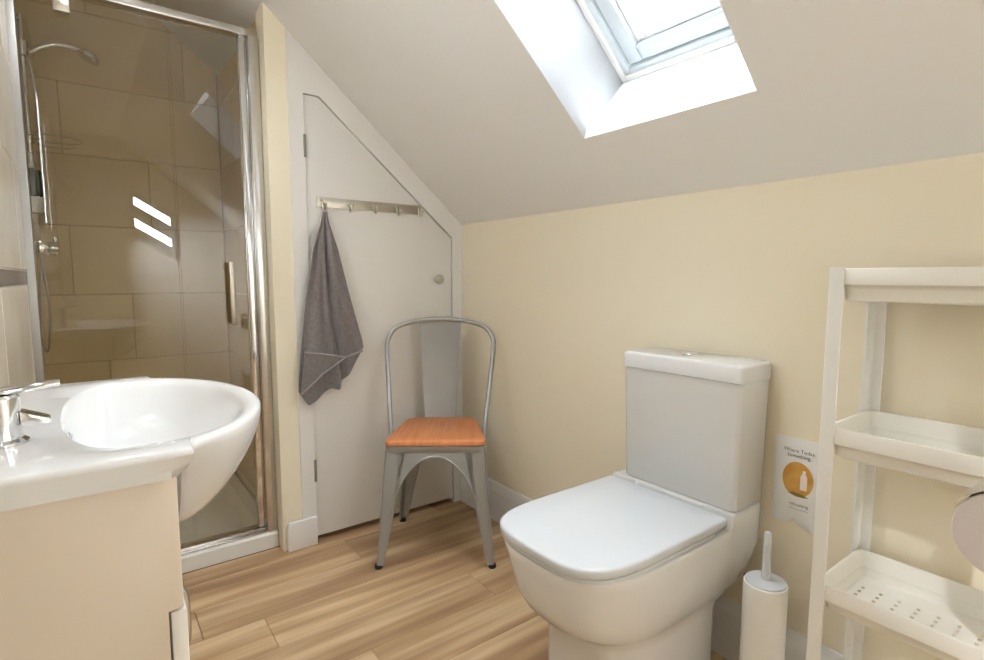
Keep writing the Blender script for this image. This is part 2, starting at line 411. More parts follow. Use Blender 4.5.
# ------------------------------------------------------------------ tiled walls
TH = 0.29; TZ = 0.965 - 3 * TH
TM = {}
def tile_mesh(key, dims, m):
    k = (key,) + tuple(round(d, 3) for d in dims)
    if k not in TM:
        bm = bmesh.new(); add_box(bm, tuple(-d / 2 for d in dims), tuple(d / 2 for d in dims), 0.0012, 1)
        me = bpy.data.meshes.new('tile'); bm.to_mesh(me); bm.free(); me.materials.append(m); TM[k] = me
    return TM[k]
def tile_wall(parent, axis, plane, sgn, a0, a1, z0, z1, joints, m, key, rows, tw=0.6, th=TH, zstart=TZ, cut=None):
    """tiles 8 mm proud of plane (axis 0: wall at X=plane; axis 1: wall at Y=plane)"""
    G = 0.004; D = 0.008
    for r in range(rows):
        za = max(zstart + r * th, z0); zb = min(zstart + (r + 1) * th, z1)
        if zb - za < 0.02: continue
        j = joints[r % len(joints)]
        cuts = [a0]; x = j
        while x > a0 + 0.01: x -= tw
        x += tw
        while x < a1 - 0.01:
            if x > a0 + 0.01: cuts.append(x)
            x += tw
        cuts.append(a1)
        for p, q in zip(cuts[:-1], cuts[1:]):
            if q - p < 0.015: continue
            ln = q - p - G; h = zb - za - G
            dims = (D, ln, h) if axis == 0 else (ln, D, h)
            o = link('tile', tile_mesh(key, dims, m), None, parent)
            c = (p + q) / 2
            o.location = (plane + sgn * D / 2, c, (za + zb) / 2) if axis == 0 else (c, plane + sgn * D / 2, (za + zb) / 2)
wb = box('wall_shower', (XB - 0.1, YS - 0.1, 0), (XB - 0.002, YP + 0.012, 2.25), M_GROUT); struct(wb, 'back wall of the shower in large sandstone tiles', 'wall')
tile_wall(wb, 0, XB - 0.008, 1, YS, YP, 0.0, 2.19, [-1.1, -1.30, -1.20, -1.405, -1.11, -1.41, -0.955, -1.3], M_TILE, 'b', 8)
# partition tiles (right side of the shower), topped by the slope
tile_wall(wp, 1, YP + 0.0115, -1, XB, -0.0, 0.0, zc(YP) - 0.012, [-0.3, -0.55], M_TILE, 'p', 7)
wl = box('wall_left', (-0.07, YL - 0.15, 0), (XR, YL - 0.002, FLATZ), M_GROUTL); struct(wl, 'pale tiled wall behind the washbasin with a dark border', 'wall')
BZ0, BZ1 = 1.018, 1.058
tile_wall(wl, 1, YL - 0.008, 1, -0.07, XR, 0.0, BZ0, [0.28, -0.02], M_TILEL, 'l', 4, zstart=BZ0 - 4 * TH + 0.0, th=TH)
tile_wall(wl, 1, YL - 0.008, 1, -0.07, XR, BZ1, FLATZ, [0.1, 0.4], M_TILEL, 'l', 5, zstart=BZ1, th=TH)
tile_wall(wl, 1, YL - 0.008, 1, -0.07, XR, BZ0, BZ1, [0.0], M_BAND, 'd', 1, tw=0.3, th=BZ1 - BZ0, zstart=BZ0)
wsl = box('wall_shower_left', (XB - 0.008, YS - 0.1, 0), (-0.0705, YS - 0.002, FLATZ), M_GROUT); struct(wsl, 'left side wall of the shower in sandstone tiles', 'wall')
tile_wall(wsl, 1, YS - 0.008, 1, XB, -0.071, 0.0, FLATZ, [-0.3, -0.6], M_TILE, 's', 8)

# ------------------------------------------------------------------ shower tray
def rrect(x0, x1, y0, y1, r, n=6):
    pts = []
    for cx, cy, a0 in ((x1 - r, y1 - r, 0), (x0 + r, y1 - r, 90), (x0 + r, y0 + r, 180), (x1 - r, y0 + r, 270)):
        for k in range(n + 1):
            t = R(a0 + 90 * k / n); pts.append((cx + r * math.cos(t), cy + r * math.sin(t)))
    return pts
tx0, tx1, ty0, ty1 = XB + 0.002, -0.055, YS + 0.002, YP - 0.001
bm = bmesh.new()
rings = [[(x, y, 0.0) for x, y in rrect(tx0, tx1, ty0, ty1, 0.006)], [(x, y, 0.054) for x, y in rrect(tx0, tx1, ty0, ty1, 0.006)], [(x, y, 0.060) for x, y in rrect(tx0 + .004, tx1 - .006, ty0 + .004, ty1 - .004, 0.01)],
         [(x, y, 0.060) for x, y in rrect(tx0 + .05, tx1 - .08, ty0 + .05, ty1 - .05, 0.06)], [(x, y, 0.052) for x, y in rrect(tx0 + .058, tx1 - .088, ty0 + .058, ty1 - .058, 0.06)],
         [(x, y, 0.030) for x, y in rrect(tx0 + .085, tx1 - .115, ty0 + .085, ty1 - .085, 0.05)], [(x, y, 0.024) for x, y in rrect(tx0 + .3, tx1 - .3, ty0 + .3, ty1 - .3, 0.03)]]
add_loft(bm, rings, True, True, True)
tray = fin('shower_tray', bm, M_TRAY); tag(tray, 'low white shower tray on the floor of the shower', 'shower tray')
lathe('waste_cover', [(0.045, 0.0245), (0.045, 0.0275), (0.038, 0.030), (0.0, 0.031)], (-0.45, -1.18, 0), M_CHROME, tray, 28)

# ------------------------------------------------------------------ shower door
sd = empty('shower_door', (-0.1, -1.18, 0.06)); tag(sd, 'two-panel clear glass shower door in a polished metal frame', 'shower door')
ZB, ZT = 0.0605, 1.890
box('top_rail', (-0.125, YS + 0.002, ZT), (-0.075, -0.8195, ZT + 0.026), M_ALU, sd, 0.004)
box('jamb', (-0.115, -0.857, ZB), (-0.062, -0.8195, ZT - 0.0005), M_ALU, sd, 0.006)
box('jamb_channel', (-0.125, -0.882, ZB + 0.02), (-0.085, -0.8575, ZT - 0.0005), M_CHROME, sd, 0.003)
box('jamb', (-0.125, YS + 0.002, ZB), (-0.071, YL + 0.020, ZT - 0.0005), M_ALU_MUTED, sd, 0.005)
box('sill', (-0.13, YL + 0.0205, ZB), (-0.078, -0.8575, ZB + 0.018), M_ALU, sd, 0.004)
box('sill_ramp', (-0.0775, YL + 0.0205, ZB), (-0.066, -0.8575, ZB + 0.008), M_ALU, sd, 0.002)
HINGE_Y = -1.098
box('glass_pane', (-0.106, HINGE_Y + 0.004, ZB + 0.022), (-0.100, -0.884, ZT - 0.004), M_GLASS, sd, 0.0)
TH_L = R(0.15)
lw_ = (-1.478 - HINGE_Y)
gp = box('glass_pane', (-0.003, lw_, ZB + 0.022), (0.003, -0.004, ZT - 0.004), M_GLASS, None, 0.0)
gp.parent = sd
gp.rotation_euler = (0, 0, TH_L); gp.location = (-0.1075, HINGE_Y, 0)
HNG = box('hinge_strip', (-0.112, HINGE_Y - 0.0035, ZB + 0.022), (-0.0985, HINGE_Y + 0.0035, ZT - 0.004), M_GLASS, sd, 0.0)
box('pane_seal', (-0.112, -0.8838, ZB + 0.022), (-0.094, -0.8822, ZT - 0.004), M_ALU, sd)
rl = box('roller_bracket', (-0.098, -1.395, 1.828), (-0.076, -1.352, 1.866), M_STEEL, sd, 0.005)
hd = box('handle', (-0.072, -0.952, 0.868), (-0.058, -0.934, 1.095), M_STEEL, sd, 0.004)
for z in (0.90, 1.06):
    lathe('handle_post', [(0.006, -0.0995), (0.006, -0.0722)], (0, -0.943, z), M_STEEL, sd, 14, ax=0)
localize(sd)
gp.matrix_parent_inverse = Matrix.Translation(-sd.location)

# ------------------------------------------------------------------ shower fittings on the left shower wall
RX, RY = -0.72, YS + 0.045
rail = empty('shower_rail', (RX, YS, 1.2)); tag(rail, 'chrome vertical riser rail on the left shower wall', 'shower rail')
tube('bar', [(RX, RY, 1.30), (RX, RY, 2.02)], 0.0095, M_CHROME, rail, 16)
for z in (1.315, 2.0):
    lathe('wall_bracket', [(0.017, YS + 0.0005), (0.017, YS + 0.004), (0.012, YS + 0.008), (0.012, RY)], (RX, 0, z), M_CHROME, rail, 18, ax=1)
lathe('slider', [(0.014, -0.03), (0.019, -0.026), (0.019, 0.026), (0.014, 0.03)], (RX, RY, 1.900), M_CHROME, rail, 20)
localize(rail)
hs = empty('hand_shower', (RX, RY + 0.03, 1.84)); tag(hs, 'curved chrome hand shower held on the riser rail', 'shower head')
P = smooth_path([(RX + 0.0, RY + 0.020, 1.885), (RX, RY + 0.06, 1.918), (RX, RY + 0.11, 1.938), (RX, RY + 0.155, 1.937), (RX, RY + 0.195, 1.923)])
n_ = len(P)
tube('handle', P, [0.013 - 0.002 * math.sin(math.pi * i / (n_ - 1)) for i in range(n_)], M_CHROME, hs, 14)
bm = bmesh.new(); add_lathe(bm, [(0.012, 0.02), (0.030, 0.012), (0.040, 0.0), (0.040, -0.008), (0.036, -0.012), (0.0, -0.013)], (0, 0, 0), 28)
hdm = fin('spray_head', bm, M_CHROME, hs); hdm.location = (RX, RY + 0.205, 1.914); hdm.rotation_euler = (R(-28), 0, 0)
localize(hs)
hdm.matrix_parent_inverse = Matrix.Translation(-hs.location)
# soap dish on the rail
sp_ = empty('soap_dish', (RX, RY, 1.56)); tag(sp_, 'thin oval wire soap dish fixed to the riser rail', 'soap dish')
el = lambda z, s: [(RX + 0.075 * s * math.cos(t), RY + 0.080 + 0.085 * s * math.sin(t), z) for t in [2 * math.pi * k / 28 for k in range(29)]]
tube('rim_wire', el(1.575, 1.0), 0.0022, M_CHROME, sp_, 6)
tube('base_wire', el(1.553, 0.72), 0.0018, M_CHROME, sp_, 6)
lathe('clip', [(0.0135, -0.018), (0.015, -0.015), (0.015, 0.015), (0.0135, 0.018)], (RX, RY, 1.565), M_CHROME, sp_, 16)
localize(sp_)
# soap dispenser
ds = empty('soap_dispenser', (-0.52, YS, 1.36)); tag(ds, 'dark green soap bottle with white neck in a wall holder', 'dispenser')
DX = -0.60; DYc = YS + 0.048
lathe('bottle', [(0.012, 1.4390), (0.030, 1.4320), (0.0335, 1.4200), (0.0335, 1.3420), (0.030, 1.3350), (0.0, 1.3350)][::-1], (DX, DYc, 0), M_GREEN, ds, 28)
lathe('pump_collar', [(0.010, 1.4395), (0.013, 1.4420), (0.013, 1.4870), (0.008, 1.4920), (0.0, 1.4920)], (DX, DYc, 0), M_BOTT, ds, 20)
lathe('holder_cup', [(0.0, 1.2770), (0.024, 1.2770), (0.028, 1.2820), (0.035, 1.3270), (0.035, 1.3340)], (DX, DYc, 0), M_BOTT, ds, 24)
box('wall_plate', (DX - 0.03, YS + 0.0005, 1.2720), (DX + 0.03, YS + 0.008, 1.4420), M_CHROME, ds, 0.003)
box('holder_arm', (DX - 0.008, YS + 0.0085, 1.2920), (DX + 0.008, DYc - 0.03, 1.3070), M_CHROME, ds, 0.002)
localize(ds)
# mixer valve with hose
mv = empty('shower_mixer', (-0.6, YS, 1.2)); tag(mv, 'chrome shower mixer valve with hanging hose below the soap bottle', 'shower mixer')
MX = -0.60; MYc = YS + 0.06
bm = bmesh.new(); add_lathe(bm, [(0.014, -0.13), (0.022, -0.126), (0.024, -0.085), (0.020, -0.08), (0.020, 0.08), (0.024, 0.085), (0.022, 0.126), (0.014, 0.13)], (MX, MYc, 1.145), 24, ax=0)
fin('valve_body', bm, M_CHROME, mv)
for q in (-0.075, 0.075):
    lathe('wall_union', [(0.03, YS + 0.0005), (0.026, YS + 0.01), (0.014, YS + 0.014), (0.014, MYc)], (MX + q, 0, 1.145), M_CHROME, mv, 20, ax=1)
bm = bmesh.new(); add_lathe(bm, [(0.022, 0.0), (0.025, 0.004), (0.025, 0.03), (0.020, 0.034)], (0, 0, 0), 18, ax=1)
add_box(bm, (-0.005, 0.01, -0.03), (0.005, 0.03, 0.045), 0.002)
lv = fin('lever', bm, M_CHROME, mv); lv.location = (MX, MYc + 0.021, 1.147)
tube('hose', smooth_path([(MX + 0.02, MYc, 1.128), (MX + 0.02, MYc + 0.004, 1.06), (MX + 0.01, MYc + 0.012, 0.93), (MX - 0.03, MYc + 0.004, 0.80), (MX - 0.08, MYc - 0.01, 0.75), (RX + 0.02, RY - 0.005, 0.85), (RX - 0.02, RY + 0.012, 1.2), (RX - 0.085, RY + 0.03, 1.5), (RX - 0.085, RY + 0.03, 1.62), (RX - 0.03, RY + 0.025, 1.80), (RX - 0.004, RY + 0.016, 1.872)]), 0.0045, M_STEEL, mv, 10)
localize(mv)
lv.matrix_parent_inverse = Matrix.Translation(-mv.location)

# ------------------------------------------------------------------ vanity unit
VX0, VX1, VYF = 0.64, 1.262, -1.282
va = empty('vanity_unit', (0.95, -1.4, 0)); tag(va, 'cream washbasin cabinet with doors under the white basin', 'cabinet')
SPP = [(YL + 0.001, 0.0), (VYF - 0.019, 0.0), (VYF - 0.019, 0.605), (VYF, 0.605), (VYF, 0.7835), (YL + 0.001, 0.7835)]
prism('side_panel', SPP, 0, VX1 - 0.018, VX1, M_VANITY, va, 0.0012)
prism('side_panel', SPP, 0, VX0, VX0 + 0.018, M_VANITY, va, 0.0012)
box('back_panel', (VX0 + 0.0185, YL + 0.001, 0.08), (VX1 - 0.0185, YL + 0.012, 0.65), M_VANITY, va)
box('bottom_panel', (VX0 + 0.0185, YL + 0.0125, 0.09), (VX1 - 0.0185, VYF - 0.02, 0.108), M_VANITY, va)
box('plinth', (VX0 + 0.0185, VYF - 0.06, 0.0), (VX1 - 0.0185, VYF - 0.045, 0.089), M_VANITY, va)
prism('fascia', [(VX0 + 0.0183, 0.606), (VX1 - 0.0183, 0.606), (VX1 - 0.0183, 0.645), (VX0 + 0.0183, 0.645)], 1, VYF - 0.0185, VYF, M_VANITY, va, 0.0015)
for i in range(2):
    xa_ = VX0 + 0.002 if i == 0 else 0.952; xb_ = 0.950 if i == 0 else VX1 - 0.001
    d = box('door', (xa_, VYF - 0.0155, 0.095), (xb_, VYF + 0.0035, 0.601), M_VDOOR, va, 0.0025)
    hx = 0.915 if i == 0 else 0.987
    bm = bmesh.new(); add_tube(bm, smooth_path([(hx, VYF + 0.0037, 0.485), (hx, VYF + 0.02, 0.489), (hx, VYF + 0.030, 0.475), (hx, VYF + 0.032, 0.43), (hx, VYF + 0.030, 0.385), (hx, VYF + 0.02, 0.371), (hx, VYF + 0.0037, 0.375)], 4), 0.0055, 10)
    h = fin('handle', bm, M_ALU, d, 60)
localize(va)

# basin
BX, BHW, BYS, BYB, BZ = 0.95, 0.322, -1.262, YL + 0.0005, 0.82
BOW = 0.147
def bowy(dx):
    e = -1.36 + 0.247 * math.sqrt(max(0, 1 - (dx / 0.318) ** 2)); k_ = 0.006
    return k_ * math.log(math.exp((e - BYS) / k_) + 1) + BYS
out = []
NB = 56
for k in range(NB + 1):
    dx = BHW - 2 * BHW * k / NB; out.append((BX + dx, bowy(dx), 'f', dx))
for k in range(1, 9): out.append((BX - BHW, BYS + (BYB - BYS) * k / 9, 's', 0))
for k in range(0, 25): out.append((BX - BHW + 2 * BHW * k / 24, BYB, 's', 0))
for k in range(1, 9): out.append((BX + BHW, BYB + (BYS - BYB) * k / 9, 's', 0))
CX, CY = BX, -1.318
def inner(p, s, z, dy=0.0):
    t = math.atan2((p[1] - CY) / 0.62, p[0] - CX)
    ry = 0.175 if math.sin(t) > 0 else 0.088
    e = 2 / 2.35
    c, s_ = math.cos(t), math.sin(t)
    return (CX + 0.268 * s * math.copysign(abs(c) ** e, c), CY + dy + ry * s * math.copysign(abs(s_) ** e, s_), z)
rings = []
def lerp(p, q, t): return tuple(a + (b - a) * t for a, b in zip(p, q))
def toward(p, d, z):
    v = Vector((CX - p[0], CY - p[1])); v.normalize(); return (p[0] + v.x * d, p[1] + v.y * d, z)
# underside: straight sided below the slab, full curved bowl at the bow
K = 12
under = []
for k in range(K, -1, -1):
    ringp = []
    t = k / K
    for p in out:
        if p[2] == 'f':
            zb = 0.784 - 0.132 * max(0, 1 - (abs(p[3]) / 0.306) ** 5)
            pe = 1.65
            a = t * math.pi / 2
            c = max(math.cos(a), 0) ** (2 / pe); s_ = math.sin(a) ** (2 / pe)
            yb = VYF + 0.012
            ringp.append((p[0] + (BX - p[0]) * 0.10 * s_, yb + (p[1] - yb) * c, (BZ - 0.008) - (BZ - 0.008 - zb) * s_))
        else:
            ringp.append((p[0], p[1], (BZ - 0.008) - 0.028 * t))
    under.append(ringp)
def under0(p, q, f, z):
    if p[2] == 'f': return (CX + (q[0] - CX) * (1 - 0.5 * f), q[1] - 0.002 - 0.03 * f, q[2] + (0.0 if f < 0.5 else min(z - q[2], 0)))
    v = Vector((CX - p[0], CY - p[1])).normalized(); d_ = 0.035 + 0.06 * f
    return (p[0] + v.x * d_, p[1] + v.y * d_, 0.784 if f < 0.5 else z)
rings += [[under0(p, q, 1.0, 0.668) for p, q in zip(out, under[0])], [under0(p, q, 0.0, 0) for p, q in zip(out, under[0])]]
rings += under
rings.append([toward(p, 0.0022, BZ - 0.0025) for p in out])
rings.append([toward(p, 0.008, BZ) for p in out])
rings.append([lerp(toward(p, 0.008, BZ), inner(p, 1.0, BZ), 0.6) for p in out])
rings.append([inner(p, 1.0, BZ - 0.001) for p in out])
for s, z in ((0.975, -0.004), (0.945, -0.012), (0.90, -0.028), (0.83, -0.052), (0.74, -0.075), (0.62, -0.095), (0.46, -0.108), (0.28, -0.114), (0.1, -0.116)):
    rings.append([inner(p, s, BZ + z, -0.01 * (1 - s)) for p in out])
bm = bmesh.new(); add_loft(bm, rings, True, True, True)
ba = fin('wash_basin', bm, M_CERAM, None, 50); tag(ba, 'white ceramic bow-fronted washbasin on the cream cabinet', 'basin')
lathe('waste_ring', [(0.026, BZ - 0.1145), (0.026, BZ - 0.1115), (0.020, BZ - 0.1105), (0.0, BZ - 0.1135)], (CX, CY - 0.01, 0), M_CHROME, ba, 24)
ov = lathe('overflow_ring', [(0.013, 0.0), (0.014, 0.004), (0.009, 0.006), (0.0085, 0.002), (0.0, 0.002)], (0, 0, 0), M_CHROME, ba, 20, ax=1)
ov.location = (CX, CY - 0.082, BZ - 0.045)
# tap
tp = empty('basin_tap', (0.95, -1.455, BZ)); tag(tp, 'chrome mixer tap with raised flat lever at the back of the basin', 'tap')
TX = 1.105; TY = -1.462
lathe('tap_body', [(0.028, BZ + 0.0003), (0.028, BZ + 0.004), (0.022, BZ + 0.008), (0.0215, BZ + 0.062), (0.018, BZ + 0.066), (0.0, BZ + 0.066)], (TX, TY, 0), M_CHROME, tp, 28)
bm = bmesh.new(); add_loft(bm, [[(TX + a * 0.014, TY + 0.02 + 0.0, BZ + 0.034 + b * 0.010) for a, b in ((-1, -1), (1, -1), (1, 1), (-1, 1))], [(TX + a * 0.013, TY + 0.036, BZ + 0.029 + b * 0.008) for a, b in ((-1, -1), (1, -1), (1, 1), (-1, 1))], [(TX + a * 0.012, TY + 0.052, BZ + 0.024 + b * 0.006) for a, b in ((-1, -1), (1, -1), (1, 1), (-1, 1))]], True, True, True)
bmesh.ops.bevel(bm, geom=list(bm.edges), offset=0.003, segments=2, profile=0.5, affect='EDGES'); fin('spout', bm, M_CHROME, tp)
LV = [(-0.022, 0.0665, 0.020, 0.006), (0.02, 0.0675, 0.018, 0.0055), (0.052, 0.071, 0.014, 0.005), (0.064, 0.072, 0.009, 0.005)]
bm = bmesh.new(); add_loft(bm, [[(TX + math.cos(t) * wd, TY + y, BZ + z + 0.004 + math.sin(t) * hh) for t in [2 * math.pi * k / 14 for k in range(14)]] for y, z, wd, hh in LV], True, True, True)
fin('lever', bm, M_CHROME, tp, 60)
localize(tp)

# ------------------------------------------------------------------ toilet
TC = 1.215
def dshape(hw, yb, yf, z, ym=None, n=3.0, rb=0.02, xc=TC, N=30):
    if ym is None: ym = yf + (yb - yf) * 0.5
    pts = []
    for k in range(4):
        t = R(90 - 90 * k / 3) ; pts.append((xc + hw - rb + rb * math.cos(t), yb - rb + rb * math.sin(t), z))
    SIDEF = (0.15, 0.3, 0.42, 0.50, 0.54, 0.58, 0.62, 0.70, 0.85)
    SY = [-0.05, -0.10, -0.13, -0.152, -0.158, -0.164, -0.170, -0.176, -0.20]
    for yy in SY: pts.append((xc + hw, min(yy, yb - rb) if yy > ym else ym, z))
    for k in range(N + 1):
        t = math.pi * k / N; c, s = math.cos(t), math.sin(t); e = 2 / n
        pts.append((xc + hw * math.copysign(abs(c) ** e, c), ym - (ym - yf) * abs(s) ** e, z))
    for yy in SY[::-1]: pts.append((xc - hw, min(yy, yb - rb) if yy > ym else ym, z))
    for k in range(4):
        t = R(180 - 90 * k / 3); pts.append((xc - hw + rb + rb * math.cos(t), yb - rb + rb * math.sin(t), z))
    return pts
to = empty('toilet', (TC, -0.3, 0)); tag(to, 'white close-coupled toilet with its square lid closed', 'toilet')
# pan: pedestal, bowl
rings = [dshape(0.146, -0.142, -0.515, 0.0, n=2.8), dshape(0.144, -0.142, -0.513, 0.12, n=2.8), dshape(0.145, -0.142, -0.515, 0.215, n=2.8), dshape(0.148, -0.136, -0.527, 0.240, n=2.8),
         dshape(0.157, -0.11, -0.552, 0.256, n=2.8), dshape(0.168, -0.07, -0.590, 0.283, n=2.8), dshape(0.177, -0.040, -0.611, 0.32, n=2.9), dshape(0.184, -0.014, -0.623, 0.37, n=3.0), dshape(0.185, -0.012, -0.629, 0.41, n=3.3), dshape(0.186, -0.012, -0.633, 0.428, n=3.5), dshape(0.184, -0.013, -0.631, 0.434, n=3.5), dshape(0.182, -0.018, -0.625, 0.436, n=3.1)]
def sstep(t): t = max(0, min(1, t)); return t * t * (3 - 2 * t)
def deck(ring): return [(x, y, z + 0.036 * sstep((y + 0.1645) / 0.006) * max(0, min(1, (z - 0.40) / 0.03))) for x, y, z in ring]
rings += [dshape(0.168, -0.032, -0.61, 0.4362, n=3.1), dshape(0.10, -0.06, -0.5, 0.4362, n=3.1)]
rings = [deck(r_) for r_ in rings]
bm = bmesh.new(); add_loft(bm, rings, True, True, True)
pan = fin('pan', bm, M_CERAM, to, 50)
box('pan_deck', (TC - 0.178, -0.1585, 0.438), (TC + 0.178, -0.022, 0.4718), M_CERAM, to, 0.006)
box('pan_outlet', (TC - 0.06, -0.164, 0.14), (TC + 0.06, -0.0185, 0.235), M_PLAST, to, 0.02)
# seat, lid
LB = -0.160 - 0.045
rings = [dshape(0.184, LB, -0.634, 0.4375, n=3.7), dshape(0.184, LB, -0.634, 0.446, n=3.7)]
bm = bmesh.new(); add_loft(bm, [dshape(0.178, LB, -0.631, 0.4372, n=3.7), dshape(0.178, LB, -0.631, 0.4455, n=3.7), dshape(0.174, LB - .003, -0.627, 0.4465, n=3.7)], True, True, True)
fin('seat', bm, M_LID, to, 50)
LB2 = -0.1665
bm = bmesh.new(); add_loft(bm, [dshape(0.179, LB2, -0.636, 0.4478, n=3.7, rb=.012), dshape(0.181, LB2, -0.638, 0.4500, n=3.7, rb=.012), dshape(0.181, LB2, -0.638, 0.464, n=3.7, rb=.012), dshape(0.179, LB2 - .002, -0.636, 0.4675, n=3.7, rb=.012), dshape(0.174, LB2 - .006, -0.631, 0.4690, n=3.7, rb=.012), dshape(0.10, LB2 - .06, -0.53, 0.4695, n=3.7, rb=.012)], True, True, True)
fin('lid', bm, M_LID, to, 50)
# cistern
CB, CFt, CFb = -0.014, -0.152, -0.146
def cis(hw, yf, z, r=0.012): return [(x, y, z) for x, y in rrect(1.2295 - hw, 1.2325 + hw, yf, CB, r)]
bm = bmesh.new(); add_loft(bm, [cis(0.160, CFb + .004, 0.4725), cis(0.165, CFb, 0.477), cis(0.171, CFt, 0.785), cis(0.171, CFt, 0.7885)], True, True, True)
fin('cistern', bm, M_CERAM, to, 50)
bm = bmesh.new(); add_loft(bm, [cis(0.170, CFt + .001, 0.789), cis(0.175, CFt - .004, 0.7905), cis(0.175, CFt - .004, 0.826), cis(0.172, CFt - .001, 0.8315), cis(0.166, CFt + .006, 0.8335)], True, True, True)
fin('cistern_lid', bm, M_CERAM, to, 50)
b_ = lathe('flush_button', [(0.022, 0.8336), (0.022, 0.8365), (0.0195, 0.8395), (0.0, 0.840)], (1.222, -0.085, 0), M_CHROME, to, 28); b_['label'] = 'chrome flush button'
for sx in (-0.1, 0.1):
    lathe('hinge_cap', [(0.013, 0.4366), (0.013, 0.4470)], (TC + sx, LB + 0.018, 0), M_CHROME, to, 18)
localize(to)
# small feed pipe behind the pan
pp = tube('supply_pipe', smooth_path([(1.385, -0.0195, 0.20), (1.385, -0.030, 0.21), (1.384, -0.034, 0.23), (1.380, -0.034, 0.26), (1.375, -0.034, 0.275)]), 0.0075, M_COPPER); tag(pp, 'thin copper water pipe behind the toilet pan', 'pipe')

# ------------------------------------------------------------------ toilet brush
BRX, BRY = 1.480, -0.150
tb = empty('toilet_brush', (BRX, BRY, 0)); tag(tb, 'white cylindrical toilet brush holder with upright handle', 'toilet brush')
lathe('holder', [(0.0, 0.0), (0.042, 0.0), (0.0455, 0.004), (0.0465, 0.02), (0.0465, 0.338), (0.0455, 0.342), (0.043, 0.343)], (BRX, BRY, 0), M_PLAST, tb, 40)
lathe('brush_cap', [(0.043, 0.3432), (0.0425, 0.3465), (0.012, 0.350), (0.0, 0.350)], (BRX, BRY, 0), M_LID, tb, 40)
lathe('handle', [(0.0095, 0.3495), (0.0085, 0.40), (0.0080, 0.455), (0.0065, 0.461), (0.0, 0.4625)], (BRX, BRY, 0), M_LID, tb, 18)
localize(tb)

# ------------------------------------------------------------------ printed packet on the wall
pk = empty('wall_packet', (1.475, -0.004, 0.54)); tag(pk, 'white printed packet with an orange circle hung on the cream wall', 'packet')
def wob(x): return 0.440 + 0.007 * math.sin(x * 95) + 0.004 * math.sin(x * 210 + 1) + (x - 1.414) * -0.05
rows = []
NX, NZ = 26, 26
PX0, PX1, PZ1 = 1.416, 1.536, 0.650
def pkp(u, v):
    x = PX0 + (PX1 - PX0) * u; zb = wob(x); z = PZ1 + (zb - PZ1) * v
    bul = 0.010 * (math.sin(math.pi * u) ** 0.6) * (max(math.sin(math.pi * v), 0) ** 0.6)
    return x, z, -0.0035 - bul - 0.0012 * math.sin(x * 160 + v * 5) * (v > 0.7)
bm = bmesh.new()
g_ = [[bm.verts.new((pkp(i / NX, j / NZ)[0], pkp(i / NX, j / NZ)[2], pkp(i / NX, j / NZ)[1])) for j in range(NZ + 1)] for i in range(NX + 1)]
g2 = [[bm.verts.new((pkp(i / NX, j / NZ)[0], -0.001, pkp(i / NX, j / NZ)[1])) for j in range(NZ + 1)] for i in range(NX + 1)]
for i in range(NX):
    for j in range(NZ):
        bm.faces.new((g_[i][j], g_[i + 1][j], g_[i + 1][j + 1], g_[i][j + 1])); bm.faces.new((g2[i][j], g2[i][j + 1], g2[i + 1][j + 1], g2[i + 1][j]))
bd = [g_[i][0] for i in range(NX + 1)] + [g_[NX][j] for j in range(1, NZ + 1)] + [g_[i][NZ] for i in range(NX - 1, -1, -1)] + [g_[0][j] for j in range(NZ - 1, 0, -1)]
bd2 = [g2[i][0] for i in range(NX + 1)] + [g2[NX][j] for j in range(1, NZ + 1)] + [g2[i][NZ] for i in range(NX - 1, -1, -1)] + [g2[0][j] for j in range(NZ - 1, 0, -1)]
for i in range(len(bd)): bm.faces.new((bd[i], bd2[i], bd2[(i + 1) % len(bd)], bd[(i + 1) % len(bd)]))
body = fin('pouch', bm, M_PAPER, pk)
def pky(x, z):
    u = (x - PX0) / (PX1 - PX0); zb = wob(x); v = (PZ1 - z) / (PZ1 - zb); return pkp(u, v)[2]
def decal(name, pts, m, parent, lift):
    """flat print: polygon triangulated on the packet surface"""
    bm = bmesh.new(); n = len(pts); cx = sum(p[0] for p in pts) / n; cz = sum(p[1] for p in pts) / n
    rr_ = []
    for s in (1.0, 0.66, 0.33):
        rr_.append([(cx + (p[0] - cx) * s, pky(cx + (p[0] - cx) * s, cz + (p[1] - cz) * s) - lift, cz + (p[1] - cz) * s) for p in pts])
    add_loft(bm, rr_, True, False, True)
    return fin(name, bm, m, parent)
decal('picture_disc', [(1.478 + 0.0355 * math.cos(2 * math.pi * k / 36), 0.553 + 0.043 * math.sin(2 * math.pi * k / 36)) for k in range(36)], M_ORANGE, body, 0.0006)
decal('picture_bottle', [(1.485, 0.530), (1.500, 0.530), (1.500, 0.563), (1.496, 0.570), (1.496, 0.578), (1.489, 0.578), (1.489, 0.570), (1.485, 0.563)], M_INKW, body, 0.0011)
decal('picture_leaf', [(1.458, 0.516), (1.49, 0.511), (1.505, 0.514), (1.49, 0.519), (1.47, 0.521)], mat('green_print', rgb(120, 116, 52), 0.5), body, 0.0011)
def text(s, x, z, size, parent, m):
    cu = bpy.data.curves.new('lettering', 'FONT'); cu.body = s; cu.size = size; cu.align_x = 'CENTER'; cu.resolution_u = 2
    t = bpy.data.objects.new('lettering_src', cu); COL.objects.link(t)
    bpy.context.view_layer.update()
    me = bpy.data.meshes.new_from_object(t.evaluated_get(bpy.context.evaluated_depsgraph_get()))
    bpy.data.objects.remove(t); bpy.data.curves.remove(cu)
    for v in me.vertices:
        X = x + v.co.x; Z_ = z + v.co.y; v.co = (X, pky(X, Z_) - 0.0008, Z_)
    me.name = 'lettering'; me.materials.clear(); me.materials.append(m)
    o = bpy.data.objects.new('lettering', me); COL.objects.link(o); o.parent = parent
    return o
text('Where Today,', 1.478, 0.618, 0.0125, body, M_INK)
